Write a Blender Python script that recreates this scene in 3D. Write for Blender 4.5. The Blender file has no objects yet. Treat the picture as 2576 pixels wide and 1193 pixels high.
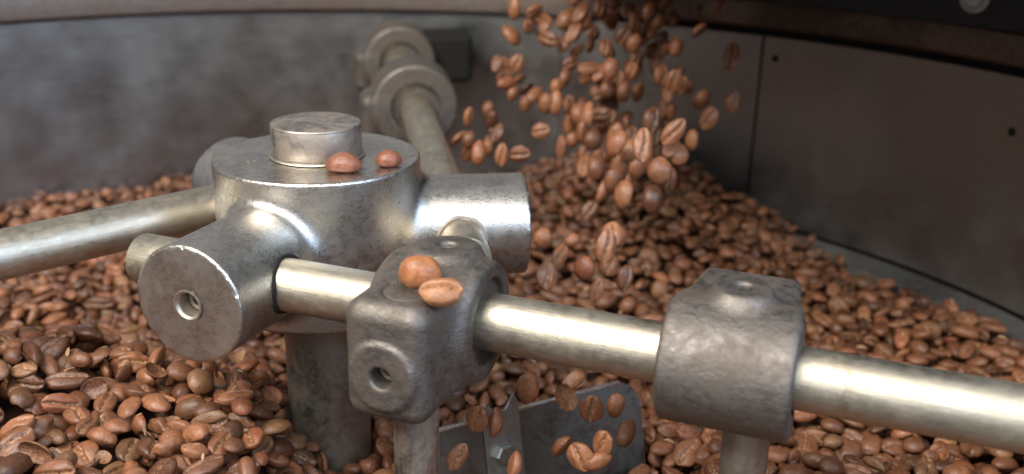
import bpy, math, random
import numpy as np
from mathutils import Vector, Matrix
rng = np.random.default_rng(7)
random.seed(7)
PI = math.pi
scn = bpy.context.scene
COL = scn.collection
# one scene unit is one centimetre
scn.unit_settings.system = 'METRIC'
scn.unit_settings.scale_length = 0.01

# ------------------------------------------------------------------ camera
CAM = np.array([5.946, -29.139, 8.005])
PITCH, ROLL, FPX = math.radians(19.893), math.radians(1.1476), 2500.67   # focal length in pixels of a 2576 px wide picture
F_ = np.array([0, math.cos(PITCH), -math.sin(PITCH)])
R0_ = np.array([1.0, 0, 0]); U0_ = np.cross(R0_, F_)
R_ = math.cos(ROLL) * R0_ + math.sin(ROLL) * U0_
U_ = -math.sin(ROLL) * R0_ + math.cos(ROLL) * U0_
cam_data = bpy.data.cameras.new('camera')
cam = bpy.data.objects.new('camera', cam_data)
COL.objects.link(cam)
cam_data.sensor_fit = 'HORIZONTAL'; cam_data.sensor_width = 36.0
cam_data.lens = FPX * 36.0 / 2576.0
cam_data.clip_start = 0.5; cam_data.clip_end = 2000
M = Matrix(((R_[0], U_[0], -F_[0], CAM[0]), (R_[1], U_[1], -F_[1], CAM[1]), (R_[2], U_[2], -F_[2], CAM[2]), (0, 0, 0, 1)))
cam.matrix_world = M
scn.camera = cam
cam_data.dof.use_dof = True
cam_data.dof.focus_distance = 26.5
cam_data.dof.aperture_fstop = 0.12

# ------------------------------------------------------------------ world, lamps, exposure
world = bpy.data.worlds.new('World'); scn.world = world; world.use_nodes = True
bg = world.node_tree.nodes['Background']
bg.inputs['Color'].default_value = (0.95, 0.96, 1.0, 1); bg.inputs['Strength'].default_value = 0.22
scn.view_settings.view_transform = 'Standard'; scn.view_settings.look = 'None'
scn.view_settings.exposure = 0.25; scn.view_settings.gamma = 1.0
scn.view_settings.use_curve_mapping = False

def area(name, loc, target, sx, sy, radiance, color):
    d = bpy.data.lights.new(name, 'AREA'); d.shape = 'RECTANGLE'; d.size = sx; d.size_y = sy
    d.energy = radiance * PI * sx * sy; d.color = color
    o = bpy.data.objects.new(name, d); COL.objects.link(o)
    o.location = loc
    o.rotation_euler = (Vector(target) - Vector(loc)).to_track_quat('-Z', 'Y').to_euler()
    return o
area('ceiling_lamp', (-34, -44, 66), (0, 4, -5), 60, 46, 13.0, (1.0, 0.95, 0.88))
area('window_light', (16, -86, 62), (0, 0, -5), 44, 40, 6.5, (0.80, 0.90, 1.0))
area('side_window_light', (75, -62, 48), (-10, 20, -5), 26, 44, 16.0, (0.52, 0.70, 1.0))

def proj(P):
    d = np.asarray(P, float) - CAM
    z = d @ F_
    return 1288 + FPX * (d @ R_) / z, 596.5 - FPX * (d @ U_) / z, z
def ray(x, y):
    return F_ + R_ * (x - 1288) / FPX - U_ * (y - 596.5) / FPX
def onz(x, y, z):
    d = ray(x, y); return CAM + d * ((z - CAM[2]) / d[2])
def atdepth(x, y, z):
    return CAM + ray(x, y) * z

# ------------------------------------------------------------------ materials
def new_mat(name):
    m = bpy.data.materials.new(name); m.use_nodes = True
    nt = m.node_tree
    for n in list(nt.nodes): nt.nodes.remove(n)
    out = nt.nodes.new('ShaderNodeOutputMaterial'); b = nt.nodes.new('ShaderNodeBsdfPrincipled')
    nt.links.new(b.outputs[0], out.inputs['Surface'])
    return m, nt, b
class NB:
    def __init__(s, nt): s.nt = nt
    def n(s, t, **k):
        x = s.nt.nodes.new(t)
        for a, v in k.items(): setattr(x, a, v)
        return x
    def put(s, sock, v):
        if hasattr(v, 'is_output') or hasattr(v, 'links'): s.nt.links.new(v, sock)
        else: sock.default_value = v
    def coords(s, scale=(1, 1, 1), kind='Object'):
        t = s.n('ShaderNodeTexCoord'); m = s.n('ShaderNodeMapping'); m.inputs['Scale'].default_value = scale
        s.nt.links.new(t.outputs[kind], m.inputs[0]); return m.outputs[0]
    def noise(s, vec, scale, detail=6, rough=0.6, dist=0.0):
        x = s.n('ShaderNodeTexNoise'); s.put(x.inputs['Vector'], vec); x.inputs['Scale'].default_value = scale
        x.inputs['Detail'].default_value = detail; x.inputs['Roughness'].default_value = rough; x.inputs['Distortion'].default_value = dist
        return x.outputs['Fac']
    def ramp(s, fac, a, b, ca=0.0, cb=1.0):
        x = s.n('ShaderNodeMapRange'); s.put(x.inputs[0], fac)
        for i, v in zip((1, 2, 3, 4), (a, b, ca, cb)): x.inputs[i].default_value = v
        return x.outputs[0]
    def mix(s, fac, a, b):
        x = s.n('ShaderNodeMix', data_type='RGBA'); s.put(x.inputs[0], fac); s.put(x.inputs[6], a); s.put(x.inputs[7], b); return x.outputs[2]
    def math(s, op, a, b=0.0):
        x = s.n('ShaderNodeMath', operation=op); s.put(x.inputs[0], a); s.put(x.inputs[1], b); return x.outputs[0]
    def bump(s, h, strength, dist, normal=None):
        x = s.n('ShaderNodeBump'); s.put(x.inputs['Height'], h); x.inputs['Strength'].default_value = strength; x.inputs['Distance'].default_value = dist
        if normal is not None: s.nt.links.new(normal, x.inputs['Normal'])
        return x.outputs[0]

def metal(name, base, stain, stain_amt=0.5, rough=(0.25, 0.45), brush=(1, 1, 1), brush_amt=0.1, cast=0.0, metallic=1.0, stain_metal=0.55, blot=0.9, rust=None, speck=0.6, marks=0.0, n2s=4.5):
    m, nt, b = new_mat(name); N = NB(nt)
    c = N.coords()
    n1 = N.noise(c, blot, 6, 0.60, 0.4); n2 = N.noise(c, n2s, 6, 0.68 if n2s > 1 else 0.5); n3 = N.noise(N.coords(brush), 5.0, 4, 0.7)
    n4 = N.noise(c, 24.0, 4, 0.7)
    f = N.ramp(n1, 0.44, 0.62); f = N.math('MULTIPLY', f, stain_amt)
    g = N.math('MULTIPLY', N.ramp(n2, 0.38, 0.76), stain_amt * 0.8)
    f = N.math('MINIMUM', N.math('ADD', f, g), 1.0)
    brighter = tuple(min(1, x * 1.12) for x in base); darker = tuple(x * 0.84 for x in base)
    col = N.mix(N.ramp(n3, 0.3, 0.7), (*darker, 1), (*brighter, 1))
    col = N.mix(f, col, (*stain, 1))
    col = N.mix(N.math('MULTIPLY', N.ramp(n4, 0.60, 0.72), speck), col, (stain[0] * 0.45, stain[1] * 0.42, stain[2] * 0.38, 1))
    if rust:
        nr = N.noise(c, 0.55, 7, 0.75, 1.0)
        col = N.mix(N.ramp(nr, 0.60, 0.72, 0, 0.75), col, (*rust, 1))
    n5 = N.noise(N.coords(brush), 26.0, 3, 0.6)
    if not cast and not marks:
        col = N.mix(N.ramp(n5, 0.35, 0.65, 0, 0.35), col, (base[0] * 0.6, base[1] * 0.58, base[2] * 0.54, 1))
    if marks:
        k1 = N.noise(N.coords((0.9, 0.9, 2.2)), 0.55, 5, 0.7, 1.8); k2 = N.noise(N.coords((1, 1, 0.7)), 0.42, 3, 0.55, 0.6)
        col = N.mix(N.math('MULTIPLY', N.ramp(k1, 0.665, 0.72), 0.8 * marks), col, (0.05, 0.045, 0.05, 1))
        col = N.mix(N.math('MULTIPLY', N.ramp(k2, 0.64, 0.78), 0.18 * marks), col, (0.66, 0.64, 0.62, 1))
    nt.links.new(col, b.inputs['Base Color'])
    N.put(b.inputs['Metallic'], N.ramp(f, 0, 1, metallic, stain_metal))
    r = N.ramp(n2, 0.3, 0.7, rough[0], rough[1])
    r = N.math('ADD', r, N.math('MULTIPLY', f, 0.14))
    r = N.math('ADD', r, N.math('MULTIPLY', N.math('SUBTRACT', n3, 0.5), 0.18))
    nt.links.new(r, b.inputs['Roughness'])
    h = N.bump(n3, brush_amt, 0.02)
    h = N.bump(n5, min(0.5, brush_amt * 1.4), 0.01, h)
    if cast: h = N.bump(N.noise(c, 11.0, 5, 0.7), 0.35, 0.035, h)
    h = N.bump(n4, 0.12 + cast * 0.25, 0.02, h)
    if cast:
        h = N.bump(N.noise(c, 2.6, 8, 0.62, 0.6), 0.55 * cast, 0.16, h)
        v = N.noise(N.coords((1.0, 0.35, 2.2)), 4.0, 5, 0.6, 1.5)
        h = N.bump(v, 0.6 * cast, 0.07, h)
    nt.links.new(h, b.inputs['Normal'])
    return m
M_hub = metal('machined_steel', (0.68, 0.65, 0.60), (0.50, 0.45, 0.385), 0.26, (0.22, 0.32), (1, 1, 12), 0.22, stain_metal=0.75, rust=(0.38, 0.25, 0.15), speck=0.22)
M_boss = metal('brushed_boss_steel', (0.50, 0.45, 0.40), (0.34, 0.275, 0.22), 0.8, (0.28, 0.42), (1, 1, 8), 0.2, rust=(0.26, 0.15, 0.09), speck=0.9)
M_arm = metal('patinated_steel_tube', (0.64, 0.585, 0.48), (0.52, 0.44, 0.31), 0.30, (0.34, 0.44), (5, 5, 0.25), 0.32, stain_metal=0.75, rust=(0.40, 0.28, 0.15), speck=0.25)
M_cast = metal('dark_cast_iron', (0.235, 0.212, 0.188), (0.165, 0.132, 0.107), 0.75, (0.44, 0.58), (0.5, 1, 6), 0.18, cast=0.30, stain_metal=0.65, speck=0.25)
M_post = metal('dull_post_steel', (0.56, 0.51, 0.44), (0.40, 0.33, 0.25), 0.5, (0.34, 0.46), (5, 5, 0.2), 0.3, stain_metal=0.6)
M_wall = metal('dull_tray_wall_steel', (0.40, 0.40, 0.39), (0.34, 0.325, 0.30), 0.3, (0.27, 0.36), (0.12, 0.12, 5), 0.10, n2s=0.5, metallic=1.0, stain_metal=0.85, marks=1.0, blot=0.12, speck=0.12)
M_wallr = metal('brown_tray_wall_steel', (0.42, 0.395, 0.37), (0.33, 0.30, 0.275), 0.4, (0.30, 0.38), (0.12, 0.12, 5), 0.06, n2s=0.5, stain_metal=0.85, blot=0.12, speck=0.1)
M_rim = metal('oily_rim_steel', (0.27, 0.20, 0.155), (0.10, 0.065, 0.045), 0.85, (0.4, 0.6), (0.2, 0.2, 2), 0.1, stain_metal=0.4, blot=0.25)
M_riml = metal('worn_rim_steel', (0.30, 0.25, 0.22), (0.15, 0.11, 0.09), 0.8, (0.36, 0.55), (0.2, 0.2, 2), 0.1, stain_metal=0.5, blot=0.25)
M_ledge = metal('grey_ledge_steel', (0.52, 0.53, 0.52), (0.25, 0.25, 0.24), 0.5, (0.32, 0.45), (0.3, 0.3, 1), 0.05, stain_metal=0.8, blot=0.3, speck=0.1)
M_blade = metal('dark_blade_steel', (0.27, 0.265, 0.25), (0.15, 0.135, 0.12), 0.7, (0.30, 0.42), (0.4, 0.4, 2), 0.05, stain_metal=0.7)
M_bright = metal('bright_edge_steel', (0.75, 0.73, 0.70), (0.5, 0.46, 0.4), 0.2, (0.22, 0.3))
m, nt, b = new_mat('dark_gap'); b.inputs['Base Color'].default_value = (0.008, 0.007, 0.006, 1); b.inputs['Roughness'].default_value = 0.9; M_gap = m
m, nt, b = new_mat('shade_painted_iron'); b.inputs['Base Color'].default_value = (0.018, 0.017, 0.016, 1); b.inputs['Roughness'].default_value = 0.8; b.inputs['Specular IOR Level'].default_value = 0.2; M_shade_block = m  # near-black colour paints in the shade on the far clamp's block
m, nt, b = new_mat('blue_black_enamel'); N = NB(nt)
nt.links.new(N.mix(N.noise(N.coords(), 0.6, 6), (0.010, 0.014, 0.020, 1), (0.018, 0.023, 0.030, 1)), b.inputs['Base Color'])
b.inputs['Roughness'].default_value = 0.45; nt.links.new(N.bump(N.noise(N.coords(), 9, 3), 0.15, 0.03), b.inputs['Normal']); M_enamel = m

# coffee beans: colour comes from the object colour (single beans) or a vertex attribute (the heap)
def bean_mat(name, single):
    m, nt, b = new_mat(name); N = NB(nt)
    if single:
        oi = N.n('ShaderNodeObjectInfo'); tone = oi.outputs['Color']
    else:
        a = N.n('ShaderNodeAttribute'); a.attribute_name = 'bean_color'; tone = a.outputs['Color']
    g = N.n('ShaderNodeAttribute'); g.attribute_name = 'groove'
    c = N.coords()
    n1 = N.noise(c, 3.0, 5, 0.65, 0.4); n2 = N.noise(c, 13.0, 4, 0.7)
    mul = N.n('ShaderNodeMix', data_type='RGBA', blend_type='MULTIPLY'); mul.inputs[0].default_value = 1.0
    nt.links.new(tone, mul.inputs[6])
    nt.links.new(N.mix(N.ramp(n1, 0.3, 0.72), (0.60, 0.54, 0.50, 1), (1.30, 1.26, 1.22, 1)), mul.inputs[7])
    col = mul.outputs[2]
    col = N.mix(N.math('MULTIPLY', N.ramp(n2, 0.58, 0.72), 0.45), col, (0.055, 0.022, 0.010, 1))
    chaff = N.mix(N.ramp(N.noise(c, 9.0, 3), 0.42, 0.58), (0.07, 0.026, 0.012, 1), (0.60, 0.36, 0.19, 1))
    col = N.mix(N.math('MULTIPLY', g.outputs['Fac'], 0.85), col, chaff)
    nt.links.new(col, b.inputs['Base Color'])
    nt.links.new(N.ramp(n2, 0.3, 0.7, 0.28, 0.44), b.inputs['Roughness'])
    b.inputs['Specular IOR Level'].default_value = 0.5
    h = N.bump(n2, 0.28, 0.03)
    wr = N.noise(N.coords((1.2, 4.5, 3.0)), 2.6, 4, 0.6, 0.8)
    h = N.bump(wr, 0.42, 0.06, h)
    nt.links.new(h, b.inputs['Normal'])
    return m
M_bean = bean_mat('roasted_bean', True)
M_heap = bean_mat('roasted_bean_heap', False)

# ------------------------------------------------------------------ mesh helpers
def mesh_from(verts, faces, smooth=True, mat=None, name='m'):
    me = bpy.data.meshes.new(name)
    me.from_pydata([tuple(map(float, v)) for v in verts], [], [tuple(int(i) for i in f) for f in faces])
    if smooth: me.polygons.foreach_set('use_smooth', [True] * len(me.polygons))
    if mat: me.materials.append(mat)
    me.update(); return me
def obj(name, me, parent=None, mw=None, loc=None):
    o = bpy.data.objects.new(name, me); COL.objects.link(o)
    if mw is not None: o.matrix_world = mw
    elif loc is not None: o.location = loc
    if parent is not None: o.parent = parent
    me.name = name
    return o
def empty(name, loc=(0, 0, 0)):
    o = bpy.data.objects.new(name, None); COL.objects.link(o); o.location = loc; o.empty_display_size = 1; return o
def lathe(profile, n=72, cap=True, mat=None, smooth_deg=35):
    V = []; Fc = []
    for r, z in profile:
        for i in range(n):
            a = 2 * PI * i / n; V.append((r * math.cos(a), r * math.sin(a), z))
    for j in range(len(profile) - 1):
        for i in range(n):
            k = (i + 1) % n; Fc.append((j * n + i, j * n + k, (j + 1) * n + k, (j + 1) * n + i))
    if cap:
        Fc.append(tuple(range(n - 1, -1, -1))); Fc.append(tuple((len(profile) - 1) * n + i for i in range(n)))
    me = mesh_from(V, Fc, True, mat)
    me.set_sharp_from_angle(angle=math.radians(smooth_deg))
    return me
def frame(origin, ex, ey, ez):
    return Matrix(((ex[0], ey[0], ez[0], origin[0]), (ex[1], ey[1], ez[1], origin[1]), (ex[2], ey[2], ez[2], origin[2]), (0, 0, 0, 1)))

def sdf_mesh(f, lo, hi, h, mat):
    lo = np.array(lo, float); hi = np.array(hi, float)
    n = np.ceil((hi - lo) / h).astype(int) + 1
    ax = [lo[i] + h * np.arange(n[i]) for i in range(3)]
    X, Y, Z = np.meshgrid(*ax, indexing='ij')
    D = f(X, Y, Z)
    S = D < 0
    cnt = np.zeros(tuple(n - 1), np.int8)
    for dx in (0, 1):
        for dy in (0, 1):
            for dz in (0, 1):
                cnt += S[dx:n[0] - 1 + dx, dy:n[1] - 1 + dy, dz:n[2] - 1 + dz]
    act = (cnt > 0) & (cnt < 8)
    idx = -np.ones(act.shape, int); ii = np.argwhere(act); idx[act] = np.arange(len(ii))
    P = lo + (ii + 0.5) * h
    faces = []
    for a in range(3):
        b_, c_ = (a + 1) % 3, (a + 2) % 3
        sl0 = [slice(None)] * 3; sl1 = [slice(None)] * 3
        sl0[a] = slice(0, n[a] - 1); sl1[a] = slice(1, n[a])
        s0, s1 = S[tuple(sl0)], S[tuple(sl1)]
        e = np.argwhere(s0 != s1)
        ok = (e[:, b_] > 0) & (e[:, c_] > 0) & (e[:, b_] < n[b_] - 1) & (e[:, c_] < n[c_] - 1)
        e = e[ok]; flip = s0[tuple(e.T)]
        def cell(db, dc):
            q = e.copy(); q[:, b_] -= db; q[:, c_] -= dc; return idx[tuple(q.T)]
        q = np.stack([cell(1, 1), cell(0, 1), cell(0, 0), cell(1, 0)], 1)
        q[~flip] = q[~flip][:, ::-1]
        faces.append(q)
    Fq = np.concatenate(faces)
    for _ in range(5):
        d = f(P[:, 0], P[:, 1], P[:, 2]); ep = 0.004
        g = np.stack([(f(*(P + ep * np.eye(3)[k]).T) - f(*(P - ep * np.eye(3)[k]).T)) / (2 * ep) for k in range(3)], 1)
        gl = (g * g).sum(1) + 1e-6
        P = P - np.clip(d / gl, -h, h)[:, None] * g * 0.9
    me = bpy.data.meshes.new('cast')
    me.vertices.add(len(P)); me.vertices.foreach_set('co', P.astype(np.float32).ravel())
    me.loops.add(Fq.size); me.loops.foreach_set('vertex_index', Fq.astype(np.int32).ravel())
    me.polygons.add(len(Fq)); me.polygons.foreach_set('loop_start', np.arange(0, Fq.size, 4, dtype=np.int32))
    me.polygons.foreach_set('use_smooth', np.ones(len(Fq), bool))
    me.materials.append(mat); me.update(calc_edges=True); me.validate()
    return me
def s_cyl(px, py, pz, r, hh, rd):            # axis along pz
    dx = np.sqrt(px ** 2 + py ** 2) - r + rd; dy = np.abs(pz) - hh + rd
    return np.minimum(np.maximum(dx, dy), 0) + np.sqrt(np.maximum(dx, 0) ** 2 + np.maximum(dy, 0) ** 2) - rd
def s_box(px, py, pz, a, b, c, rd):
    q = [np.abs(px) - a + rd, np.abs(py) - b + rd, np.abs(pz) - c + rd]
    return np.minimum(np.maximum(np.maximum(q[0], q[1]), q[2]), 0) + np.sqrt(sum(np.maximum(t, 0) ** 2 for t in q)) - rd
def smin(a, b, k):
    h = np.clip(0.5 + 0.5 * (b - a) / k, 0, 1); return b * (1 - h) + a * h - k * h * (1 - h)
def smax(a, b, k): return -smin(-a, -b, k)

# ------------------------------------------------------------------ the setting: round cooling tray
RW = 30.6
tray = empty('cooling_tray'); tray['kind'] = 'structure'
def arc_sheet(profile, a0, a1, n, mat, name, parent=tray):
    """profile: closed list of (r, z); swept from azimuth a0 to a1 (degrees)"""
    V = []; Fc = []; k = len(profile)
    for i in range(n + 1):
        a = math.radians(a0 + (a1 - a0) * i / n)
        for r, z in profile: V.append((r * math.cos(a), r * math.sin(a), z))
    for i in range(n):
        for j in range(k):
            l = (j + 1) % k; Fc.append((i * k + j, i * k + l, (i + 1) * k + l, (i + 1) * k + j))
    Fc.append(tuple(range(k))); Fc.append(tuple(n * k + j for j in range(k - 1, -1, -1)))
    me = mesh_from(V, Fc, True, mat); me.set_sharp_from_angle(angle=math.radians(30))
    return obj(name, me, parent)
SEAM1 = math.degrees(math.atan2(*onz(1906, 300, -3.9)[[1, 0]]))
SEAM1 = 51.5
for a0, a1, mm in ((-50, SEAM1 - 0.14, M_wallr), (SEAM1 + 0.14, 73.6 - 0.05, M_wall), (73.6 + 0.05, 215, M_wall)):
    n = max(8, int((a1 - a0) / 2))
    arc_sheet([(RW, -9.75), (RW + 0.25, -9.75), (RW + 0.25, 0.35), (RW, 0.35)], a0, a1, n, mm, 'wall_panel')
arc_sheet([(RW + 0.3, -12), (RW + 0.5, -12), (RW + 0.5, 1.2), (RW + 0.3, 1.2)], -50, 215, 120, M_gap, 'wall_backing')  # near-black sheet paints the shadow band under the rim, shows in seams too
for zb, a0, a1, mm in ((0.85, -50, 70, M_rim), (0.50, 70.1, 215, M_riml)):
    arc_sheet([(RW - 0.45, zb), (RW - 0.55, zb + 0.12), (RW - 0.6, 1.4), (RW - 0.5, 2.15), (RW - 0.2, 2.4), (RW + 1.8, 2.45), (RW + 1.8, 2.2), (RW + 0.6, 2.1), (RW + 0.52, 1.3), (RW + 0.3, zb)], a0, a1, 90, mm, 'rim')
arc_sheet([(RW - 0.1, -9.92), (29.35, -10.3), (29.2, -10.9), (RW - 0.1, -10.9)], -50, 215, 120, M_ledge, 'ledge')
for hx, hy in ((1950, 148), (2545, 332)):      # small fixing holes in the right wall
    for it in range(1):
        rr_ = ray(hx, hy); A_ = rr_[0] ** 2 + rr_[1] ** 2; B_ = 2 * (CAM[0] * rr_[0] + CAM[1] * rr_[1]); C_ = CAM[0] ** 2 + CAM[1] ** 2 - (RW - 0.01) ** 2
        P_ = CAM + rr_ * ((-B_ + math.sqrt(B_ * B_ - 4 * A_ * C_)) / (2 * A_))
        n_ = np.array([-P_[0], -P_[1], 0]); n_ /= np.linalg.norm(n_)
        obj('fixing_hole', lathe([(0.20, 0.0), (0.17, 0.02), (0.01, 0.0)], 20, False, M_gap), tray, frame(P_, np.cross((0, 0, 1), n_), (0, 0, 1), n_))
fl = lathe([(0.01, -12.1), (31.2, -12.1), (31.2, -12.0), (0.01, -12.0)], 96, False, M_blade)
obj('tray_floor', fl, tray)

# ------------------------------------------------------------------ roaster body behind the right of the tray
P1 = onz(1880, 0, 2.6); P2 = onz(2576, 86, 2.6)
ed = (P2 - P1); ed[2] = 0; ed /= np.linalg.norm(ed); nd = np.array([-ed[1], ed[0], 0]);
if nd @ (P1 - CAM) < 0: nd = -nd
roaster = empty('roaster_body', tuple(P1)); roaster['label'] = 'blue black enamelled roaster housing above the right wall of the tray'; roaster['category'] = 'roasting machine'
def boxmesh(x0, x1, y0, y1, z0, z1, mat, bev=0.12):
    import bmesh
    bm = bmesh.new(); bmesh.ops.create_cube(bm, size=1)
    for v in bm.verts: v.co = Vector(((x0 + x1) / 2 + v.co.x * (x1 - x0), (y0 + y1) / 2 + v.co.y * (y1 - y0), (z0 + z1) / 2 + v.co.z * (z1 - z0)))
    if bev: bmesh.ops.bevel(bm, geom=bm.edges[:], offset=bev, segments=3, affect='EDGES', profile=0.5)
    me = bpy.data.meshes.new('box'); bm.to_mesh(me); bm.free(); me.materials.append(mat)
    me.polygons.foreach_set('use_smooth', [True] * len(me.polygons)); me.set_sharp_from_angle(angle=math.radians(40)); return me
FR = frame(P1, ed, nd, (0, 0, 1))
Rinv = Matrix.Translation(-Vector(P1))
hp = obj('housing_panel', boxmesh(-6, 34, 0, 1.0, 0, 26, M_enamel)); hp.parent = roaster; hp.matrix_local = Rinv @ FR
hb = obj('housing_box', boxmesh(-5.8, 33.8, 1.05, 24, 0.1, 26, M_enamel)); hb.parent = roaster; hb.matrix_local = Rinv @ FR
bp = atdepth(2455, -6, 40.5)
t = ((P1 - CAM) @ nd) / (ray(2455, -6) @ nd); bp = CAM + ray(2455, -6) * t
bl = obj('bolt', lathe([(0.62, 0.0), (0.62, 0.10), (0.42, 0.12), (0.42, 0.32), (0.34, 0.40), (0.02, 0.42)], 24, True, M_ledge)); bl.parent = roaster
bl.matrix_local = Rinv @ frame(bp, ed, (0, 0, 1), -nd)
# discharge spout the beans fall from, unseen above view, shaped to shade wall
spout = obj('shading_discharge_spout', boxmesh(-5.0, 5.0, -8.0, 12, 0, 9, M_enamel, 0.3)); spout.parent = roaster
spout.matrix_local = Rinv @ Matrix.Translation((12.0, 21.0, 5.2))
ovh = obj('unseen_shade_overhang', boxmesh(1.0, 34, -7.5, -0.05, 2.6, 9, M_enamel, 0.3)); ovh.parent = roaster; ovh.matrix_local = Rinv @ FR  # unseen box added above the view to shade the right wall

hu = obj('unseen_shade_box', boxmesh(4.0, 15, -17, -7.6, 2.6, 9, M_enamel, 0.3)); hu.parent = roaster; hu.matrix_local = Rinv @ FR  # another unseen box, added to keep light off the heap's right side

# ------------------------------------------------------------------ the stirrer
PHI = math.radians(249.098); LA, LS, HB, RS, RA = 4.203, 6.374, 2.407, 1.6125, 0.7245
def dvec(k, off=0.0):
    a = PHI + 2 * PI / 3 * k + off; return np.array([math.cos(a), math.sin(a), 0.0])
stir = empty('bean_stirrer', (0, 0, -12))
stir['label'] = 'worn steel stirrer with round hub, arms and cast clamps in the middle of tray'; stir['category'] = 'stirrer'
def spart(name, me, mw=None, parent=None):
    o = bpy.data.objects.new(name, me); COL.objects.link(o); me.name = name if me.users <= 1 else me.name
    par = parent or stir
    o.parent = par
    m_ = mw if mw is not None else Matrix.Identity(4)
    if par is stir: o.matrix_local = Matrix.Translation((0, 0, 12)) @ m_
    else: o.matrix_local = PW[par.name].inverted() @ m_
    PW[o.name] = m_
    return o
PW = {}
D1, D2, D3 = dvec(0), dvec(1), dvec(2)
def hub_f(x, y, z):
    d = s_cyl(x, y, z + 2.3, 3.1, 2.3, 0.07)
    for dk, ln in ((D1, LS), (D2, LS), (D3, LS)):
        px = x * dk[0] + y * dk[1]; py = -x * dk[1] + y * dk[0]
        s = s_cyl(py, z + HB, px - ln / 2, RS, ln / 2, 0.06)
        d = smin(d, s, 0.42)
    d = smax(d, z, 0.05)
    a = x * D1[0] + y * D1[1] - LS; bb = -x * D1[1] + y * D1[0]
    hole = s_cyl(bb, z + HB, a, 0.39, 0.75, 0.02)
    d = smax(d, -hole, 0.05)
    return d
hub = spart('hub', sdf_mesh(hub_f, (-6.7, -6.7, -4.8), (6.7, 6.7, 0.2), 0.075, M_hub))
boss = spart('boss_cap', lathe([(1.33, 0.0), (1.35, 0.03), (1.353, 0.90), (1.335, 0.93), (1.335, 0.945), (1.353, 0.96), (1.33, 1.0), (1.28, 1.022), (0.6, 1.03), (0.01, 1.03)], 96, False, M_boss), None, hub)
spart('weld_or_gap_ring', lathe([(1.35, 0.0), (1.44, 0.015), (1.42, 0.05), (1.36, 0.075), (1.34, 0.0)], 72, False, M_arm), None, hub)
# threaded socket in the front stub face
fm = frame(D1 * LS + np.array([0, 0, -HB]), np.cross(D1, (0, 0, 1)), (0, 0, 1), D1) @ Matrix.Diagonal((1.32, 1.32, 1.0, 1.0))
spart('socket_ring', lathe([(0.30, -0.4), (0.30, 0.0), (0.33, 0.03), (0.29, 0.04), (0.25, 0.0), (0.235, -0.06), (0.25, -0.10), (0.235, -0.16), (0.25, -0.22), (0.24, -0.6)], 40, False, M_post), fm, hub)
spart('socket_screw', lathe([(0.25, -0.7), (0.235, -0.42), (0.20, -0.38), (0.12, -0.38), (0.11, -0.6), (0.01, -0.6)], 32, False, M_post), fm, hub)
post = spart('hub_post', lathe([(1.32, -13.0), (1.32, -4.62)], 64, True, M_post))
spart('post_collar', lathe([(1.45, -4.9), (1.5, -4.85), (1.5, -4.61), (1.4, -4.55)], 64, True, M_hub), None, post)

def arm_frame(k, az=0.0, el=0.0):
    dk = dvec(k); ek = np.array([-dk[1], dk[0], 0])
    c, s = math.cos(az), math.sin(az)
    ek = np.array([ek[0] * c - ek[1] * s, ek[0] * s + ek[1] * c, 0]) * math.cos(el) + np.array([0, 0, math.sin(el)])
    ek /= np.linalg.norm(ek)
    up = np.array([0, 0, 1.0]); uo = np.cross(ek, up); uo /= np.linalg.norm(uo); v = np.cross(uo, ek)
    org = dk * LA + np.array([0, 0, -HB])
    return org, ek, uo, v          # s axis, outward axis (away from hub), up axis
AF = [arm_frame(0), arm_frame(1, math.radians(1.2), math.radians(1.5)), arm_frame(2, math.radians(6), 0)]
def at_arm(k, s, u=0, v=0):
    o, e, uo, vv = AF[k]; return o + e * s + uo * u + vv * v
arms = []
for k, s0, s1 in ((0, -3.3, 26), (1, -3.0, 29.3), (2, -3.0, 26)):
    o, e, uo, v = AF[k]
    fmx = frame(o, uo, v, e)
    L = [(RA - 0.09, s0), (RA - 0.02, s0 + 0.02), (RA, s0 + 0.08)] + [(RA, s0 + 0.08 + (s1 - s0 - 0.16) * i / 12) for i in range(1, 13)] + [(RA - 0.09, s1)]
    arms.append(spart('arm', lathe(L, 64, True, M_arm), fmx))
    for sg in (-1, 1):       # weld bead at the stub exit; the first arm's ring is painted as a gap
        V = []; Fc = []; n_, m_ = 48, 8; rr = RA + 0.05
        for i in range(n_):
            th = 2 * PI * i / n_; yy = rr * math.sin(th)
            P_ = np.array([rr * math.cos(th), yy, sg * (math.sqrt(RS ** 2 - yy ** 2) + 0.0)])
            for j in range(m_):
                q = 2 * PI * j / m_; w_ = 0.055 * (1 + 0.25 * math.sin(7 * th + k))
                V.append(P_ + np.array([math.cos(th), math.sin(th), 0]) * w_ * math.cos(q) + np.array([0, 0, w_ * math.sin(q)]))
        for i in range(n_):
            for j in range(m_):
                i2, j2 = (i + 1) % n_, (j + 1) % m_
                Fc.append((i * m_ + j, i2 * m_ + j, i2 * m_ + j2, i * m_ + j2))
        spart('weld_or_gap_ring', mesh_from(V, Fc, True, M_gap if k == 0 else M_boss), fmx, arms[-1])

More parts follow.
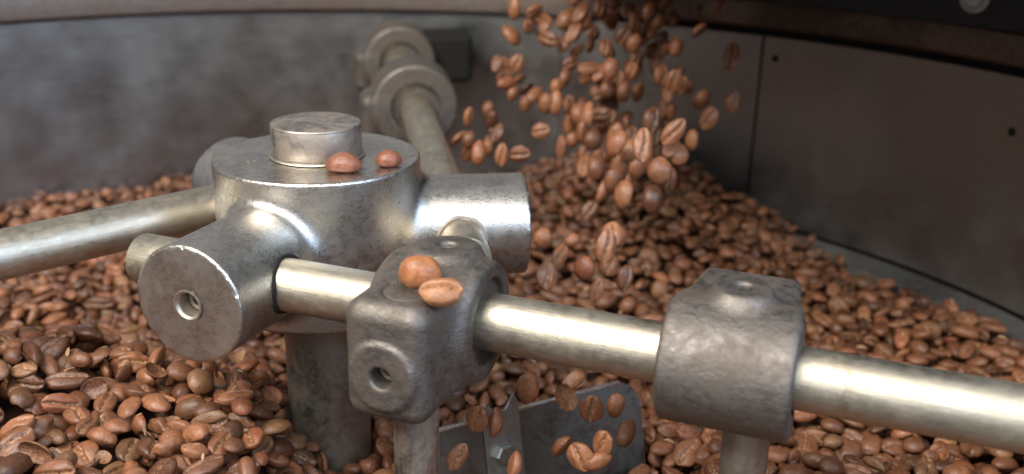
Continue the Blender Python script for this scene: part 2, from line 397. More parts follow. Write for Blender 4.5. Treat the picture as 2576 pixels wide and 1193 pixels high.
def clamp1_f(s, u, v):
    d = s_cyl(u, v, s, 1.50, 1.30, 0.12)
    d = smin(d, s_box(s + 0.05, u - 1.35, v + 0.1, 1.06, 1.75, 1.50, 0.46), 0.7)
    d = smin(d, s_cyl(s, u + 0.40, v - 1.22, 0.84, 0.46, 0.12), 0.4)
    d = smin(d, s_cyl(s + 0.05, v + 0.35, u - 3.0, 0.84, 0.18, 0.06), 0.14)
    d = smax(d, -s_cyl(s, u + 0.40, v - 1.78, 0.26, 0.30, 0.04), 0.12)
    d = smax(d, -s_cyl(s + 0.05, v + 0.35, u - 3.2, 0.27, 0.8, 0.02), 0.06)
    d = smax(d, -s_cyl(u, v, s - 1.3, 1.12, 0.22, 0.03), 0.06)
    d = smax(d, -s_cyl(u, v, s + 1.3, 0.92, 0.18, 0.03), 0.06)
    d = smax(d, -(s_cyl(s - 0.1, u - 1.95, v - 1.40, 0.66, 0.08, 0.01)), 0.03)
    return d
def clamp2_f(s, u, v):
    s0 = s; s = s * (1 + 0.09 * np.clip(-u + 0.4, 0, 2.6)) 
    d = s_cyl(u, v, s, 1.50, 1.48, 0.12)
    d = smin(d, s_box(s, u + 1.12, v + 0.05, 1.48, 1.42, 1.46, 0.26), 0.35)
    d = smin(d, s_cyl(s - 0.05, u + 0.55, v - 1.48, 0.74, 0.30, 0.14), 0.34)
    d = smax(d, -s_cyl(s - 0.05, u + 0.55, v - 1.80, 0.22, 0.4, 0.03), 0.14)
    d = smax(d, -s_cyl(u, v, s - 1.48, 0.85, 0.16, 0.03), 0.06)
    d = smax(d, -s_cyl(u, v, s + 1.48, 0.85, 0.16, 0.03), 0.06)
    return d
def collar_f(s, u, v):
    d = s_cyl(u, v, s, 1.98, 1.25, 0.16)
    d = smin(d, s_box(s, u + 1.2, v + 0.6, 1.0, 1.3, 1.1, 0.4), 0.5)
    d = smax(d, -s_cyl(u, v, s + 1.25, 1.12, 0.30, 0.05), 0.08)
    return d
me_c3 = sdf_mesh(collar_f, (-1.6, -2.9, -2.4), (1.6, 2.4, 2.4), 0.08, M_cast)
me_c1 = sdf_mesh(clamp1_f, (-1.7, -2.0, -2.2), (1.7, 3.5, 2.0), 0.07, M_cast)
me_c2 = sdf_mesh(clamp2_f, (-1.85, -2.9, -2.2), (1.85, 1.9, 2.3), 0.07, M_cast)
def clamp(k, s, kind, flip=False, label=None):
    o, e, uo, v = AF[k]
    p = at_arm(k, s)
    ee, uu = (e, uo) if not flip else (-e, -uo)
    mw = frame(p, ee, uu, v)
    c = spart('clamp', {1: me_c1, 2: me_c2, 3: me_c3}[kind], mw, arms[k])
    if label: c['label'] = label
    up = 1.5 if kind == 1 else -0.95
    q = p + uu * up + v * -1.0 + ee * (0.0 if kind == 1 else 0.42)
    rodm = lathe([(0.57, -9.0), (0.57, 0.0)], 40, True, M_post)
    rd = bpy.data.objects.new('paddle_rod', rodm); COL.objects.link(rd); rd.parent = stir
    rd.matrix_local = Matrix.Translation((0, 0, 12)) @ Matrix.Translation(Vector(q)); rodm.name = 'paddle_rod'
    if kind == 1:
        pl = spart_grand('plug', lathe([(0.60, -0.1), (0.60, 0.015), (0.55, 0.045), (0.2, 0.05), (0.01, 0.05)], 40, False, M_cast), mw @ Matrix.Translation((0.1, 1.95, 1.34)), c, mw)
        pl = spart_grand('set_screw', lathe([(0.25, -0.4), (0.24, -0.22), (0.15, -0.22), (0.13, -0.36), (0.01, -0.36)], 24, False, M_post),
                         mw @ Matrix(((1, 0, 0, -0.05), (0, 0, 1, 2.95), (0, -1, 0, -0.35), (0, 0, 0, 1))), c, mw)
    return c
def spart_grand(name, me, mw, par, parmw):
    # a third-level piece would be too deep, so it hangs on the arm beside its clamp
    a = par.parent
    o = bpy.data.objects.new(name, me); COL.objects.link(o); me.name = name; o.parent = a
    o.matrix_local = PW[a.name].inverted() @ mw
    return o
clamp(0, 6.1, 1)
clamp(0, 13.4, 2)
clamp(1, 16.4, 3)
clamp(1, 26.6, 3)
o_, e_, u_, v_ = AF[1]
spart('end_block', sdf_mesh(lambda x, y, z: s_box(x, y, z, 1.55, 1.3, 1.35, 0.35), (-1.8, -1.6, -1.6), (1.8, 1.6, 1.6), 0.1, M_shade_block), frame(at_arm(1, 27.2, 2.55, 0.05), u_, e_, v_), arms[1])
clamp(0, 24.0, 2)
clamp(2, 21.0, 1)

# paddle blade half buried in the beans
pa = onz(1060, 1098, -7.2); pb = onz(1585, 957, -7.2)
be = pb - pa; Lb = np.linalg.norm(be); be /= Lb; bn = np.cross(be, (0, 0, 1))
def plate(outline, th, mat):
    n = len(outline); V = [(x, 0, z) for x, z in outline] + [(x, th, z) for x, z in outline]
    Fc = [tuple(range(n)), tuple(range(2 * n - 1, n - 1, -1))] + [(i, (i + 1) % n, n + (i + 1) % n, n + i) for i in range(n)]
    import bmesh
    bm = bmesh.new(); vs = [bm.verts.new(v) for v in V]
    for f in Fc: bm.faces.new([vs[i] for i in f])
    bmesh.ops.recalc_face_normals(bm, faces=bm.faces[:])
    bmesh.ops.bevel(bm, geom=bm.edges[:], offset=0.025, segments=2, affect='EDGES')
    me = bpy.data.meshes.new('plate'); bm.to_mesh(me); bm.free(); me.materials.append(mat); return me
rc = 0.9
ol = [(-0.6, -4.2), (Lb + 0.35, -4.2)] + [(Lb + 0.35 - rc + rc * math.cos(a), -rc + rc * math.sin(a)) for a in np.linspace(0, PI / 2, 9)] + [(-0.6, 0.0)]
tiltm = Matrix.Rotation(math.radians(-14), 4, 'X')
bw = frame(pa, be, -bn, (0, 0, 1)) @ tiltm
blade = spart('paddle_blade', plate(ol, 0.12, M_blade), bw)
spart('blade_edge', boxmesh(-0.3, Lb - 0.4, -0.03, 0.15, -0.03, 0.07, M_bright, 0.015), bw, blade)
xb = 2.55
bo = [(xb - 0.62, -3.4), (xb + 0.62, -3.4), (xb + 0.62, 0.35), (xb + 0.50, 0.62), (xb + 0.36, 0.45), (xb + 0.16, 0.18), (xb - 0.12, 0.14), (xb - 0.32, 0.36), (xb - 0.46, 0.48), (xb - 0.60, 0.36)]
spart('bracket', plate(bo, 0.10, M_ledge), bw @ Matrix.Translation((0, -0.14, 0)), blade)
hexm = lathe([(0.34, 0), (0.34, 0.22), (0.28, 0.26), (0.02, 0.26)], 6, False, M_ledge, 20)
spart('bolt', hexm, bw @ Matrix(((1, 0, 0, xb - 0.05), (0, 0, -1, -0.14), (0, 1, 0, -1.15), (0, 0, 0, 1))), blade)

# ------------------------------------------------------------------ coffee beans
def bean_mesh(kind, lod, mat):
    L, W, T = {'regular': (0.53, 0.385, 0.29), 'wide': (0.50, 0.42, 0.29), 'long': (0.60, 0.36, 0.27),
               'round': (0.46, 0.38, 0.33), 'shrunk': (0.52, 0.37, 0.26), 'shell': (0.52, 0.38, 0.24)}[kind]
    if lod == 0:
        offs = [0, 7, 14, 24, 42, 65, 90, 115, 140, 160]; rings = 13
    elif lod == 1:
        offs = [0, 9, 20, 50, 90, 130]; rings = 8
    angs = [-90 + o for o in offs] + [90] + [-90 - o for o in reversed(offs[1:])]
    r_ = random.Random(hash_kind[kind])
    n = len(angs); V = []; G = []
    def shape(cx, ang):
        sx = math.sqrt(max(0, 1 - cx * cx)); a = math.radians(ang)
        y = math.cos(a) * sx; z = math.sin(a) * sx
        X = cx * L; Y = y * W; g = 0.0
        if kind == 'shell':
            Z = z * T * 1.15 if z > 0 else z * T * 0.15
            if z < 0: Z = (0.80 * (1 - (y / max(sx, 1e-3)) ** 2 * 1.0) * sx * T) if abs(y) < sx * 0.93 else 0.0
            g = 0.25 if z < 0 else 0.0
            Z += 0.35 * T * cx * cx * 0.5
        else:
            flat = 0.42 if kind != 'round' else 0.8
            Z = z * T * (1.12 if z > 0 else flat)
            yy = Y - 0.035 * math.sin(cx * 3.0)
            if z < 0 and abs(cx) < 0.93:
                gr = math.exp(-(yy / 0.048) ** 2) * (1 - cx ** 4)
                Z += 0.14 * gr * (0.8 if kind == 'round' else 1.0)
                Z -= 0.050 * math.exp(-((abs(yy) - 0.12) / 0.07) ** 2) * (1 - cx * cx)
                g = gr
        w = 0.010
        if kind == 'shrunk': w = 0.026
        k2 = kind_seed[kind]
        d = w * (math.sin(5 * X / L + 3 * y + k2) + math.sin(9 * y + 4 * z + 2 * k2) * 0.7 + math.sin(7 * X / L * 1.3 - 5 * z + k2 * 3) * 0.6)
        Y *= 1 + 0.06 * math.sin(k2 + 2.2 * cx)      # slightly egg shaped
        nrm = Vector((cx * 0.5, y, z));
        if nrm.length > 0: nrm.normalize()
        return (X + d * nrm.x, Y + d * nrm.y, Z + d * nrm.z), g
    for j in range(rings):
        t = PI * (j + 1) / (rings + 1); cx = -math.cos(t)
        for a in angs:
            p, g = shape(cx, a); V.append(p); G.append(g)
    p, g = shape(-1.0, 0); V.append(p); G.append(0); p, g = shape(1.0, 0); V.append(p); G.append(0)
    Fc = []
    for j in range(rings - 1):
        for i in range(n):
            k = (i + 1) % n; Fc.append((j * n + i, (j + 1) * n + i, (j + 1) * n + k, j * n + k))
    for i in range(n):
        k = (i + 1) % n; Fc.append((i, k, rings * n)); Fc.append(((rings - 1) * n + k, (rings - 1) * n + i, rings * n + 1))
    return np.array(V, np.float32), Fc, np.array(G, np.float32), n, rings
KINDS = ['regular', 'wide', 'long', 'round', 'shrunk', 'shell']
KP = np.array([0.33, 0.20, 0.15, 0.10, 0.13, 0.09])
hash_kind = {k: i for i, k in enumerate(KINDS)}; kind_seed = {k: 0.7 + 1.3 * i for i, k in enumerate(KINDS)}
bean_data = {}; bean_me = {}
for kd in KINDS:
    for lod in (0, 1):
        V, Fc, G, n, rg = bean_mesh(kd, lod, None)
        tris = []
        for f in Fc:
            if len(f) == 4: tris += [(f[0], f[1], f[2]), (f[0], f[2], f[3])]
            else: tris.append(f)
        bean_data[kd, lod] = (V, np.array(tris, np.int32), G)
    V, Fc, G, n, rg = bean_mesh(kd, 0, None)
    me = mesh_from(V, Fc, True, M_bean, 'coffee_bean_' + kd)
    at = me.attributes.new('groove', 'FLOAT', 'POINT'); at.data.foreach_set('value', G)
    bean_me[kd] = me

def bean_tone():
    r = rng.random()
    a = np.array([0.092, 0.037, 0.018]); b_ = np.array([0.345, 0.148, 0.070])
    t = np.clip(rng.normal(0.45, 0.26), 0, 1)
    c = a * (1 - t) + b_ * t
    if r < 0.09: c = c * np.array([1.06, 0.92, 0.88])
    elif r < 0.26: c = c * np.array([0.95, 1.12, 1.15])
    elif r > 0.993: c = np.array([0.40, 0.205, 0.09])
    return c
def rand_rot(mode=None):
    yaw = rng.uniform(0, 2 * PI)
    m = rng.random() if mode is None else mode
    if m < 0.42: tilt = rng.normal(0, 0.38)                 # dome up
    elif m < 0.80: tilt = PI + rng.normal(0, 0.40)          # crease up
    else: tilt = rng.choice([-1, 1]) * PI / 2 + rng.normal(0, 0.3)   # on edge
    pitch = rng.normal(0, 0.28)
    return np.array(Matrix.Rotation(yaw, 3, 'Z') @ Matrix.Rotation(pitch, 3, 'Y') @ Matrix.Rotation(tilt, 3, 'X')), m

def sst(a, b_, x):
    t = np.clip((x - a) / (b_ - a), 0, 1); return t * t * (3 - 2 * t)
GH = 0.1; X0, X1, Y0, Y1 = -30.5, 31.0, -21.0, 31.0
gx = np.arange(X0, X1, GH); gy = np.arange(Y0, Y1, GH)
GX, GY = np.meshgrid(gx, gy, indexing='ij')
def target(x, y):
    z = -10.1 + 0 * x
    z = z + 1.7 * sst(6, -9, y) * sst(6, 13, x)                                   # rises towards the camera on the right
    z = z + 1.2 * sst(8, -4, y) * sst(-4, -10, x)
    z = z + 3.9 * sst(6.5, -3.6, y) * sst(1.6, -1.6, x + 0.28 * (y + 5))           # near mound on the left
    z = z + 0.75 * sst(25, 29, np.hypot(x, y)) * sst(8, 0, x)
    r = np.hypot(x - 13.2, (y - 24.5) * 0.95)
    z = z + 4.3 * np.clip(1 - r / 10.5, 0, 1) ** 1.0                              # heap under the falling beans
    r2 = np.hypot((x - 7.6) / 4.6, (y + 5.2) / 3.3)
    z = z - 1.3 * sst(1.3, 0.4, r2) * sst(-0.5, 2.5, x)                            # hollow in front of the blade
    z = z + 0.28 * np.sin(x * 0.62 + 1.3 * np.sin(y * 0.37)) * np.cos(y * 0.55 + 0.8) + 0.18 * np.sin(1.45 * x + 0.7 * y) * np.sin(1.2 * y - 0.4 * x)
    return z
TG = target(GX, GY)
dX = GX - CAM[0]; dY = GY - CAM[1]; dZ = TG - CAM[2]
zz = dX * F_[0] + dY * F_[1] + dZ * F_[2]
uu = 1288 + FPX * (dX * R_[0] + dY * R_[1] + dZ * R_[2]) / zz
vv_ = 596.5 - FPX * (dX * U_[0] + dY * U_[1] + dZ * U_[2]) / zz
REG = (uu > -420) & (uu < 2576 + 420) & (vv_ < 1193 + 620) & (zz > 8) & (np.hypot(GX, GY) < np.where(GX < 6, 30.3, 29.6))
REG &= ~((np.hypot(GX, GY) > 29.0) & (GX > 14))
Hm = TG - 1.15
# obstacles
BLK = np.hypot(GX, GY) < 1.36
bx_ = (GX - pa[0]) * be[0] + (GY - pa[1]) * be[1]; by_ = (GX - pa[0]) * bn[0] + (GY - pa[1]) * bn[1]
BLK |= (bx_ > -0.6) & (bx_ < Lb + 0.4) & (by_ > -0.25) & (by_ < 0.75)
for q_ in [o for o in bpy.data.objects if o.name.startswith('paddle_rod')]:
    l_ = q_.matrix_local.translation
    BLK |= np.hypot(GX - l_.x, GY - l_.y) < 0.55
Hm[BLK] = 50
SEMI = {'regular': (0.52, 0.375, 0.23), 'wide': (0.49, 0.41, 0.22), 'long': (0.59, 0.35, 0.22), 'round': (0.45, 0.37, 0.29), 'shrunk': (0.51, 0.36, 0.18), 'shell': (0.51, 0.37, 0.17)}
pk = 6
pg = np.arange(-pk, pk + 1) * GH
PXg, PYg = np.meshgrid(pg, pg, indexing='ij')
beans = []   # kind, R, pos, size, mode
deficit = np.where(REG & ~BLK, TG - Hm, -1)
import time
t0 = time.time()
stall = 0
while True:
    cand = np.flatnonzero(deficit.ravel() > 0.42)
    if len(cand) < 150 or len(beans) > 15000 or time.time() - t0 > 40: break
    pick = rng.choice(cand, size=min(400, max(60, len(cand) // 60)), replace=False)
    placed = 0
    for c in pick:
        i, j = divmod(c, len(gy))
        if deficit[i, j] <= 0.42 or i < pk or j < pk or i >= len(gx) - pk or j >= len(gy) - pk: continue
        kd = KINDS[rng.choice(6, p=KP)]; sc = float(np.clip(rng.normal(0.90, 0.11), 0.62, 1.18))
        Rm, mode = rand_rot()
        if kd == 'shell' and rng.random() < 0.4: sc *= 0.62
        a, b_, c_ = (v * sc for v in SEMI[kd])
        A = Rm @ np.diag([1 / a ** 2, 1 / b_ ** 2, 1 / c_ ** 2]) @ Rm.T
        # z half range of the ellipsoid over the patch
        B = A[0, 2] * PXg + A[1, 2] * PYg; Cc = A[0, 0] * PXg ** 2 + 2 * A[0, 1] * PXg * PYg + A[1, 1] * PYg ** 2 - 1
        disc = B * B - A[2, 2] * Cc; inside = disc > 0
        sq = np.sqrt(np.where(inside, disc, 0)); zl = (-B - sq) / A[2, 2]; zu = (-B + sq) / A[2, 2]
        patch = Hm[i - pk:i + pk + 1, j - pk:j + pk + 1]
        z = (patch - zl)[inside].max()
        if z - 0.15 > TG[i, j] + 0.10:
            deficit[i, j] = 0.0; continue
        z -= 0.05
        beans.append((kd, Rm, np.array([gx[i], gy[j], z]), sc, mode))
        new = np.where(inside, np.maximum(patch, z + zu), patch)
        Hm[i - pk:i + pk + 1, j - pk:j + pk + 1] = new
        tp = TG[i - pk:i + pk + 1, j - pk:j + pk + 1]
        dd = deficit[i - pk:i + pk + 1, j - pk:j + pk + 1]
        deficit[i - pk:i + pk + 1, j - pk:j + pk + 1] = np.where(dd > 0, np.minimum(dd, tp - new), dd)
        placed += 1
    if placed == 0:
        stall += 1
        if stall > 3: break
print('beans settled', len(beans), 'in', round(time.time() - t0, 1), 's')
tones = [bean_tone() for _ in beans]
axes_ = [np.clip(rng.normal(1.0, (0.08, 0.07, 0.10)), 0.8, 1.2) for _ in beans]

# ---- single beans: falling, resting on the stirrer, and the largest of the heap
def bean_obj(kd, Rm, pos, sc, tone, label, group, fat=1.0):
    o = bpy.data.objects.new('coffee_bean', bean_me[kd]); COL.objects.link(o)
    M4 = Matrix([list(map(float, Rm[i])) + [float(pos[i])] for i in range(3)] + [[0, 0, 0, 1]])
    o.matrix_world = M4 @ Matrix.Diagonal((sc, sc, sc * fat, 1))
    o.color = (*[float(x) for x in tone], 1)
    o['label'] = label; o['category'] = 'coffee bean'
    if group: o['group'] = group
    return o
def rot_zx(yaw, pitch, tilt):
    return np.array(Matrix.Rotation(math.radians(yaw), 3, 'Z') @ Matrix.Rotation(math.radians(pitch), 3, 'Y') @ Matrix.Rotation(math.radians(tilt), 3, 'X'))
def cap(s): return s
# two on the hub top
p = onz(863, 432, 0.0); bean_obj('regular', rot_zx(-2, 0, 5), (p[0], p[1] + 0.1, 0.14), 0.98, (0.27, 0.110, 0.062), 'larger reddish bean on the hub top, beside the round boss', 'coffee beans resting on the stirrer', 1.25)
p = onz(977, 420, 0.0); bean_obj('wide', rot_zx(12, 0, -4), (p[0], p[1] + 0.1, 0.13), 0.80, (0.26, 0.10, 0.056), 'smaller reddish bean near the right rim of the hub top', 'coffee beans resting on the stirrer', 1.35)
# two on the front clamp
ctop = at_arm(0, 6.1, 0, 1.35)[2]
p = onz(1054, 730, ctop); bean_obj('round', rot_zx(5, 8, 10), (p[0], p[1] + 0.25, ctop + 0.30), 1.12, (0.40, 0.165, 0.070), 'smooth round orange brown bean sitting on top of the front clamp', 'coffee beans resting on the stirrer', 1.15)
p = onz(1108, 776, ctop); bean_obj('regular', rot_zx(3, -3, 207), (p[0], p[1] + 0.22, ctop + 0.34), 0.94, (0.42, 0.20, 0.095), 'light bean lying crease up beside the round one on the front clamp', 'coffee beans resting on the stirrer', 1.35)

# falling beans: x, y in a 2576 px wide view, long-axis angle, length in px, depth
FALL = [
 (1295,22,85,60,47),(1343,28,30,52,47),(1285,90,-50,72,46),(1372,62,60,55,47),(1378,98,-20,66,46),(1460,30,65,80,45),(1442,80,65,92,45),(1470,62,75,60,47),(1510,20,80,55,46),
 (1545,10,10,50,48),(1580,25,80,60,47),(1600,55,75,66,45),(1632,30,60,72,44),(1655,55,70,60,46),(1540,40,85,52,49),(1570,90,65,70,46),(1595,110,75,60,45),(1630,80,60,66,46),(1640,10,20,52,47),
 (1680,12,40,52,49),(1757,30,75,52,48),(1812,12,60,60,46),(1760,78,35,58,43),(1700,118,80,66,45),(1680,120,20,60,47),(1840,142,80,80,40),(1523,118,85,55,46),(1415,110,70,55,48),
 (1248,160,85,52,45),(1268,165,80,52,46),(1300,160,75,58,46),(1275,210,15,56,44),(1290,235,70,48,46),(1325,225,40,50,47),(1345,240,45,60,45),(1322,262,80,50,46),(1372,260,85,62,45),(1398,260,82,66,45),
 (1425,272,85,55,46),(1435,160,30,54,46),(1420,195,70,62,45),(1482,170,5,62,46),(1505,185,70,58,46),(1535,175,80,70,44),(1555,205,80,66,46),(1530,225,30,62,45),(1515,240,85,52,47),(1590,180,75,66,45),(1600,150,70,60,47),(1570,230,80,60,46),
 (1666,190,80,66,46),(1695,205,85,72,44),(1680,235,85,52,46),(1715,215,85,60,46),(1730,218,85,50,47),(1845,258,82,66,41),(1783,298,65,74,40),(1694,332,50,84,38),(1742,352,85,62,43),
 (1455,285,85,64,45),(1480,290,80,72,44),(1510,290,15,66,45),(1535,300,80,60,46),(1470,330,82,80,44),(1490,350,85,70,44),(1520,350,80,62,46),(1552,362,62,86,38),(1618,365,85,105,36),(1590,340,80,60,46),(1650,345,85,56,46),
 (1440,350,85,60,46),(1410,370,85,60,45),(1560,420,82,90,40),(1545,455,85,90,40),(1500,420,85,80,42),(1470,420,80,66,44),(1660,430,85,100,38),(1680,450,85,88,39),(1640,500,80,92,38),(1570,490,80,100,38),(1600,420,85,72,42),(1515,480,70,66,42),
 (1228,275,80,50,45),(1182,295,80,62,42),(1155,350,40,55,42),(1250,335,65,62,42),(1204,385,85,66,40),(1308,388,10,66,41),(1262,390,85,60,42),(1360,330,20,60,43),(1175,385,60,60,42),(1230,360,80,52,45),
 (1365,600,70,70,37),(1440,605,30,52,38),(1376,694,85,90,33),(1470,675,80,80,34),(1525,620,82,95,36),(1540,590,85,80,38),(1575,700,80,80,36),(1410,640,60,66,38),(1500,730,70,66,36),
(1575,1090,60,80,27.5),(1500,1160,20,84,26),(1150,1150,60,84,26),
 (1330,975,70,100,28),(1440,955,40,80,29),(1425,1000,-60,88,28),(1200,1055,75,90,27),(1242,1062,82,92,27),(1488,1030,88,90,28),(1548,1020,80,66,29),(1415,1125,60,88,26.5),(1515,1118,75,92,26),(1460,1150,-55,100,26),(1290,1170,75,90,25),
]
HUEW = {0: 'dark', 1: 'mid brown', 2: 'reddish', 3: 'light tan'}
def tone_word(t):
    if t[0] < 0.17: return 'dark'
    if t[0] > 0.30: return 'light'
    return 'reddish' if t[0] / t[1] > 2.6 else 'brown'
def ordinal(i):
    W_ = ['', 'second ', 'third ', 'fourth ', 'fifth ', 'sixth ', 'seventh ', 'eighth ', 'ninth ', 'tenth ', 'eleventh ', 'twelfth ', 'thirteenth ', 'fourteenth ', 'fifteenth ', 'sixteenth ']
    return W_[i] if i < len(W_) else str(i + 1) + 'th '
def zone_fall(x, y):
    if y > 900: return 'over the dark paddle blade below the arm'
    if y > 560: return 'low in the stream right of the hub'
    if x < 1340: return 'near the far clamp' if y < 270 else 'beside the steel arm behind the hub'
    if x > 1725: return 'right of the stream before the wall seam'
    if y < 70: return 'at the very top of the stream'
    if y < 140: return 'in the upper stream'
    if y < 250: return 'in the middle of the stream'
    if y < 330: return 'just above the heap'
    return 'landing on the heap behind the hub'
fl_items = []
fr = np.random.default_rng(11)
extra = []
for (x, y, an, ln, dp) in FALL:
    for rep in range(2 if (1400 < x < 1720 and y < 420) else (1 if 1200 < x < 1740 and y < 760 else 0)):
      if fr.random() < 0.62:
        extra.append((x + fr.normal(0, 26), y + fr.normal(0, 36), an + fr.normal(0, 12), ln * fr.uniform(0.8, 1.0), dp + fr.uniform(0.8, 2.5)))
FALL = FALL + extra
for (x, y, an, ln, dp) in FALL:
    sc = float(np.clip(ln * dp / FPX / 1.24, 0.70, 1.08))
    P = atdepth(x, y, dp)
    kd = KINDS[fr.choice(6, p=[0.40, 0.22, 0.22, 0.08, 0.06, 0.02])]
    look = fr.random()
    # long axis in the picture plane, roll about it random
    a = math.radians(an)
    ex = R_ * math.cos(a) + U_ * math.sin(a) + F_ * fr.normal(0, 0.25); ex /= np.linalg.norm(ex)
    w0 = -F_ - (-F_ @ ex) * ex; w0 /= np.linalg.norm(w0); w1 = np.cross(ex, w0)
    if look < 0.5: th = PI + fr.normal(0, 0.5)      # crease seen
    else: th = fr.normal(0, 0.7)
    ez = w0 * math.cos(th) + w1 * math.sin(th); ey = np.cross(ez, ex)
    crease = 'crease out' if look < 0.5 else 'smooth'
    tone = bean_tone() * 1.2
    if tone[1] / tone[0] > 0.47: tone = np.array([0.30, 0.125, 0.06])
    fl_items.append((zone_fall(x, y), crease, x, (kd, np.stack([ex, ey, ez], 1), P, sc, tone)))
from collections import defaultdict
grp = defaultdict(list)
for it in fl_items: grp[it[0], it[1]].append(it)
for (zn, cr), L in grp.items():
    L.sort(key=lambda q: q[2])
    for i, it in enumerate(L):
        o_ = ordinal(i) + 'from left' if i else 'leftmost'
        if len(L) == 1: lab = f'{cr} falling bean {zn}'
        else: lab = f'{cr} falling bean, {o_}, {zn}'
        kd, Rm, P, sc, tone = it[3]
        bean_obj(kd, Rm, P, sc, tone, lab, 'falling coffee beans')
n_free = len(FALL) + 4; print('falling', len(FALL))

bpy.context.view_layer.update()
dg = bpy.context.evaluated_depsgraph_get()
rankd = []
for bi, (kd, Rm, P, sc, mode) in enumerate(beans):
    x, y, dpt = proj(P)
    if x < 10 or x > 2566 or y < 10 or y > 1185: continue
    i = int(round((P[0] - X0) / GH)); j = int(round((P[1] - Y0) / GH))
    cov = Hm[i, j] - P[2]
    if cov > 0.36: continue
    rankd.append((dpt + max(0, cov) * 4, bi, x, y))
rankd.sort()
NB_ = 298 - n_free
chosen = []
for d_, bi, x, y in rankd:
    if len(chosen) >= NB_: break
    P = beans[bi][2]
    dr = Vector(P + np.array([0, 0, 0.1]) - CAM); dist = dr.length
    hit = scn.ray_cast(dg, Vector(CAM), dr.normalized(), distance=dist - 0.2)
    if hit[0]: continue
    chosen.append((bi, x, y))
cs = set(c[0] for c in chosen)
def zone_heap(x, y):
    if x < 720: return ('at lower left' if x < 180 else 'in left foreground' if x < 430 else 'before the hub post'), \
        ('bottom row' if y > 1120 else 'lower rows' if y > 1030 else 'middle rows' if y > 950 else 'upper rows')
    if x < 1000: return 'at the foot of the hub post', 'bottom row'
    if x < 1320: return 'left of the blade', 'bottom row' if y > 1120 else 'upper rows'
    if x < 1800: return 'right of the blade', 'bottom row' if y > 1120 else 'upper rows'
    return 'under the arm at right', ('bottom row' if y > 1130 else 'upper rows')
grp = defaultdict(list)
for bi, x, y in chosen:
    m_ = beans[bi][4]; kd = beans[bi][0]
    look = 'broken shell' if kd == 'shell' else ('smooth backed' if m_ < 0.42 else 'creased' if m_ < 0.8 else 'sideways')
    z1, z2 = zone_heap(x, y)
    grp[tone_word(tones[bi]), look, z2, z1].append((x, bi))
for (tw, look, z2, z1), L in grp.items():
    L.sort()
    for i, (x, bi) in enumerate(L):
        o_ = '' if len(L) == 1 else (', leftmost' if i == 0 else f', {ordinal(i)}from left')
        kd, Rm, P, sc, mode = beans[bi]
        bean_obj(kd, Rm * axes_[bi], P, sc, tones[bi], f'{tw} {look} bean{o_}, {z2} {z1}', 'coffee beans in the near heap')

# ---- the rest of the heap as one mesh
VV = []; TT = []; GG = []; CC = []; off = 0
for bi, (kd, Rm, P, sc, mode) in enumerate(beans):
    if bi in cs: continue
    dpt = (P - CAM) @ F_
    V, T_, G = bean_data[kd, 0 if dpt < 34 else 1]
    W_ = (V @ (Rm * (sc * axes_[bi])).T.astype(np.float32)) + P.astype(np.float32)
    VV.append(W_); TT.append(T_ + off); GG.append(G); off += len(V)
    CC.append(np.tile(np.append(tones[bi], 1).astype(np.float32), (len(V), 1)))
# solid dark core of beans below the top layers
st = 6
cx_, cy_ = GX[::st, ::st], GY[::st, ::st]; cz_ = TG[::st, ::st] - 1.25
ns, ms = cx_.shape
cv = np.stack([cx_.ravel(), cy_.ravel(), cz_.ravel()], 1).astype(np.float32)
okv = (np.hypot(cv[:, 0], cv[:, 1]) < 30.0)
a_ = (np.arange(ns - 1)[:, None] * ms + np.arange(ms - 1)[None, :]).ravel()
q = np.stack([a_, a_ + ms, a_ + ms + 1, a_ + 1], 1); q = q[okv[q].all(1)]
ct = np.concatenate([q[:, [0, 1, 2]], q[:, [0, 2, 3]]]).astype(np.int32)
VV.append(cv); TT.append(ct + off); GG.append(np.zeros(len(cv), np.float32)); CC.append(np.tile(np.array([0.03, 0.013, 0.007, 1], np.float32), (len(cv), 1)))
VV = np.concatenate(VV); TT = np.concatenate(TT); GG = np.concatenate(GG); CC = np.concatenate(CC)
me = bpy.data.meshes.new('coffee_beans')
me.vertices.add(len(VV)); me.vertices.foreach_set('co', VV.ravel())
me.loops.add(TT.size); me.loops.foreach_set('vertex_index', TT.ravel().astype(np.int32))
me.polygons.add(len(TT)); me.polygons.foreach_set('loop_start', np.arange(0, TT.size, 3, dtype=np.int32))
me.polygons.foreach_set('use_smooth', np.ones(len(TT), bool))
me.materials.append(M_heap); me.update(calc_edges=True)
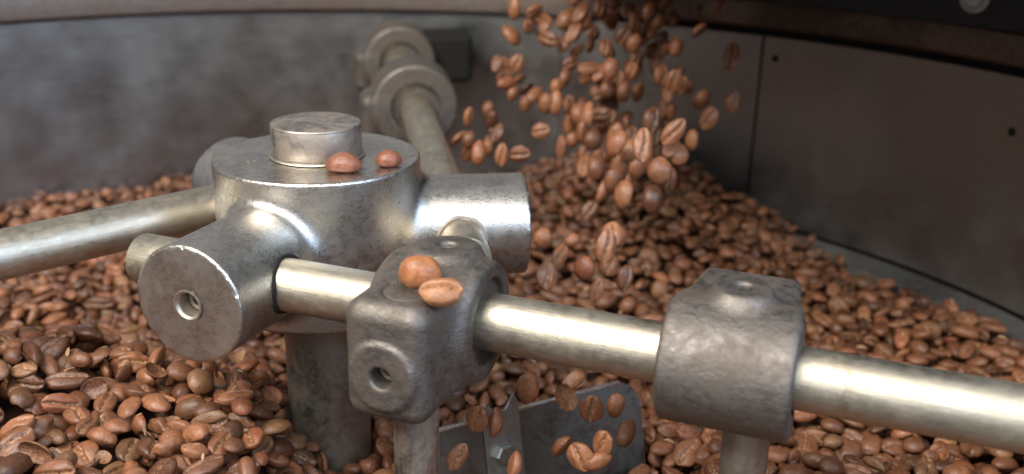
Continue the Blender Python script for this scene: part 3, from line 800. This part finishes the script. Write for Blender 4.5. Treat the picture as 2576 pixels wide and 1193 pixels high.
at = me.attributes.new('groove', 'FLOAT', 'POINT'); at.data.foreach_set('value', GG)
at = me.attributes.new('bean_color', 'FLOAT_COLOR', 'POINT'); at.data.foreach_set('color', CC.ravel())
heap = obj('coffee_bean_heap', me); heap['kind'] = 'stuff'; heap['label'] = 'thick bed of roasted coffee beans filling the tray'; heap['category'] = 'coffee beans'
print('tris', len(TT), 'single heap beans', len(chosen))

# ---- chaff flakes caught on the beans and the hub top
V = []; Fc = []
def flake(p, size):
    a = rng.uniform(0, 2 * PI); ex = np.array([math.cos(a), math.sin(a), rng.normal(0, 0.3)]); ey = np.array([-math.sin(a), math.cos(a), rng.normal(0, 0.5)])
    b0 = len(V)
    for i in range(5):
        t = -1 + i * 0.5; w = 0.32 * (1 - 0.75 * t * t)
        c_ = p + ex * t * size + np.array([0, 0, 0.25 * size * (1 - t * t)])
        V.extend([c_ - ey * w * size, c_ + np.array([0, 0, 0.12 * size]), c_ + ey * w * size])
    for i in range(4):
        for j in range(2):
            k = b0 + i * 3 + j; Fc.append((k, k + 1, k + 4, k + 3))
top = [P for (d_, bi, x, y) in rankd for P in [beans[bi][2]]]
for k_ in rng.choice(len(top), size=min(420, len(top)), replace=False):
    P = top[k_]; i = int(round((P[0] - X0) / GH)); j = int(round((P[1] - Y0) / GH))
    flake(np.array([P[0], P[1], Hm[i, j] + 0.03]), rng.uniform(0.08, 0.24))
for k_ in range(14):
    a = rng.uniform(0, 2 * PI); q = rng.uniform(1.6, 2.9); flake(np.array([q * math.cos(a), q * math.sin(a), 0.012]), rng.uniform(0.03, 0.07))
m, nt, b = new_mat('dry_chaff'); N = NB(nt)
nt.links.new(N.mix(N.noise(N.coords(), 1.5, 3), (0.26, 0.13, 0.06, 1), (0.55, 0.36, 0.19, 1)), b.inputs['Base Color']); b.inputs['Roughness'].default_value = 0.7
ch = obj('chaff_flakes', mesh_from(V, Fc, True, m)); ch['kind'] = 'stuff'; ch['label'] = 'small dry flakes of pale chaff scattered over the beans'; ch['category'] = 'chaff'
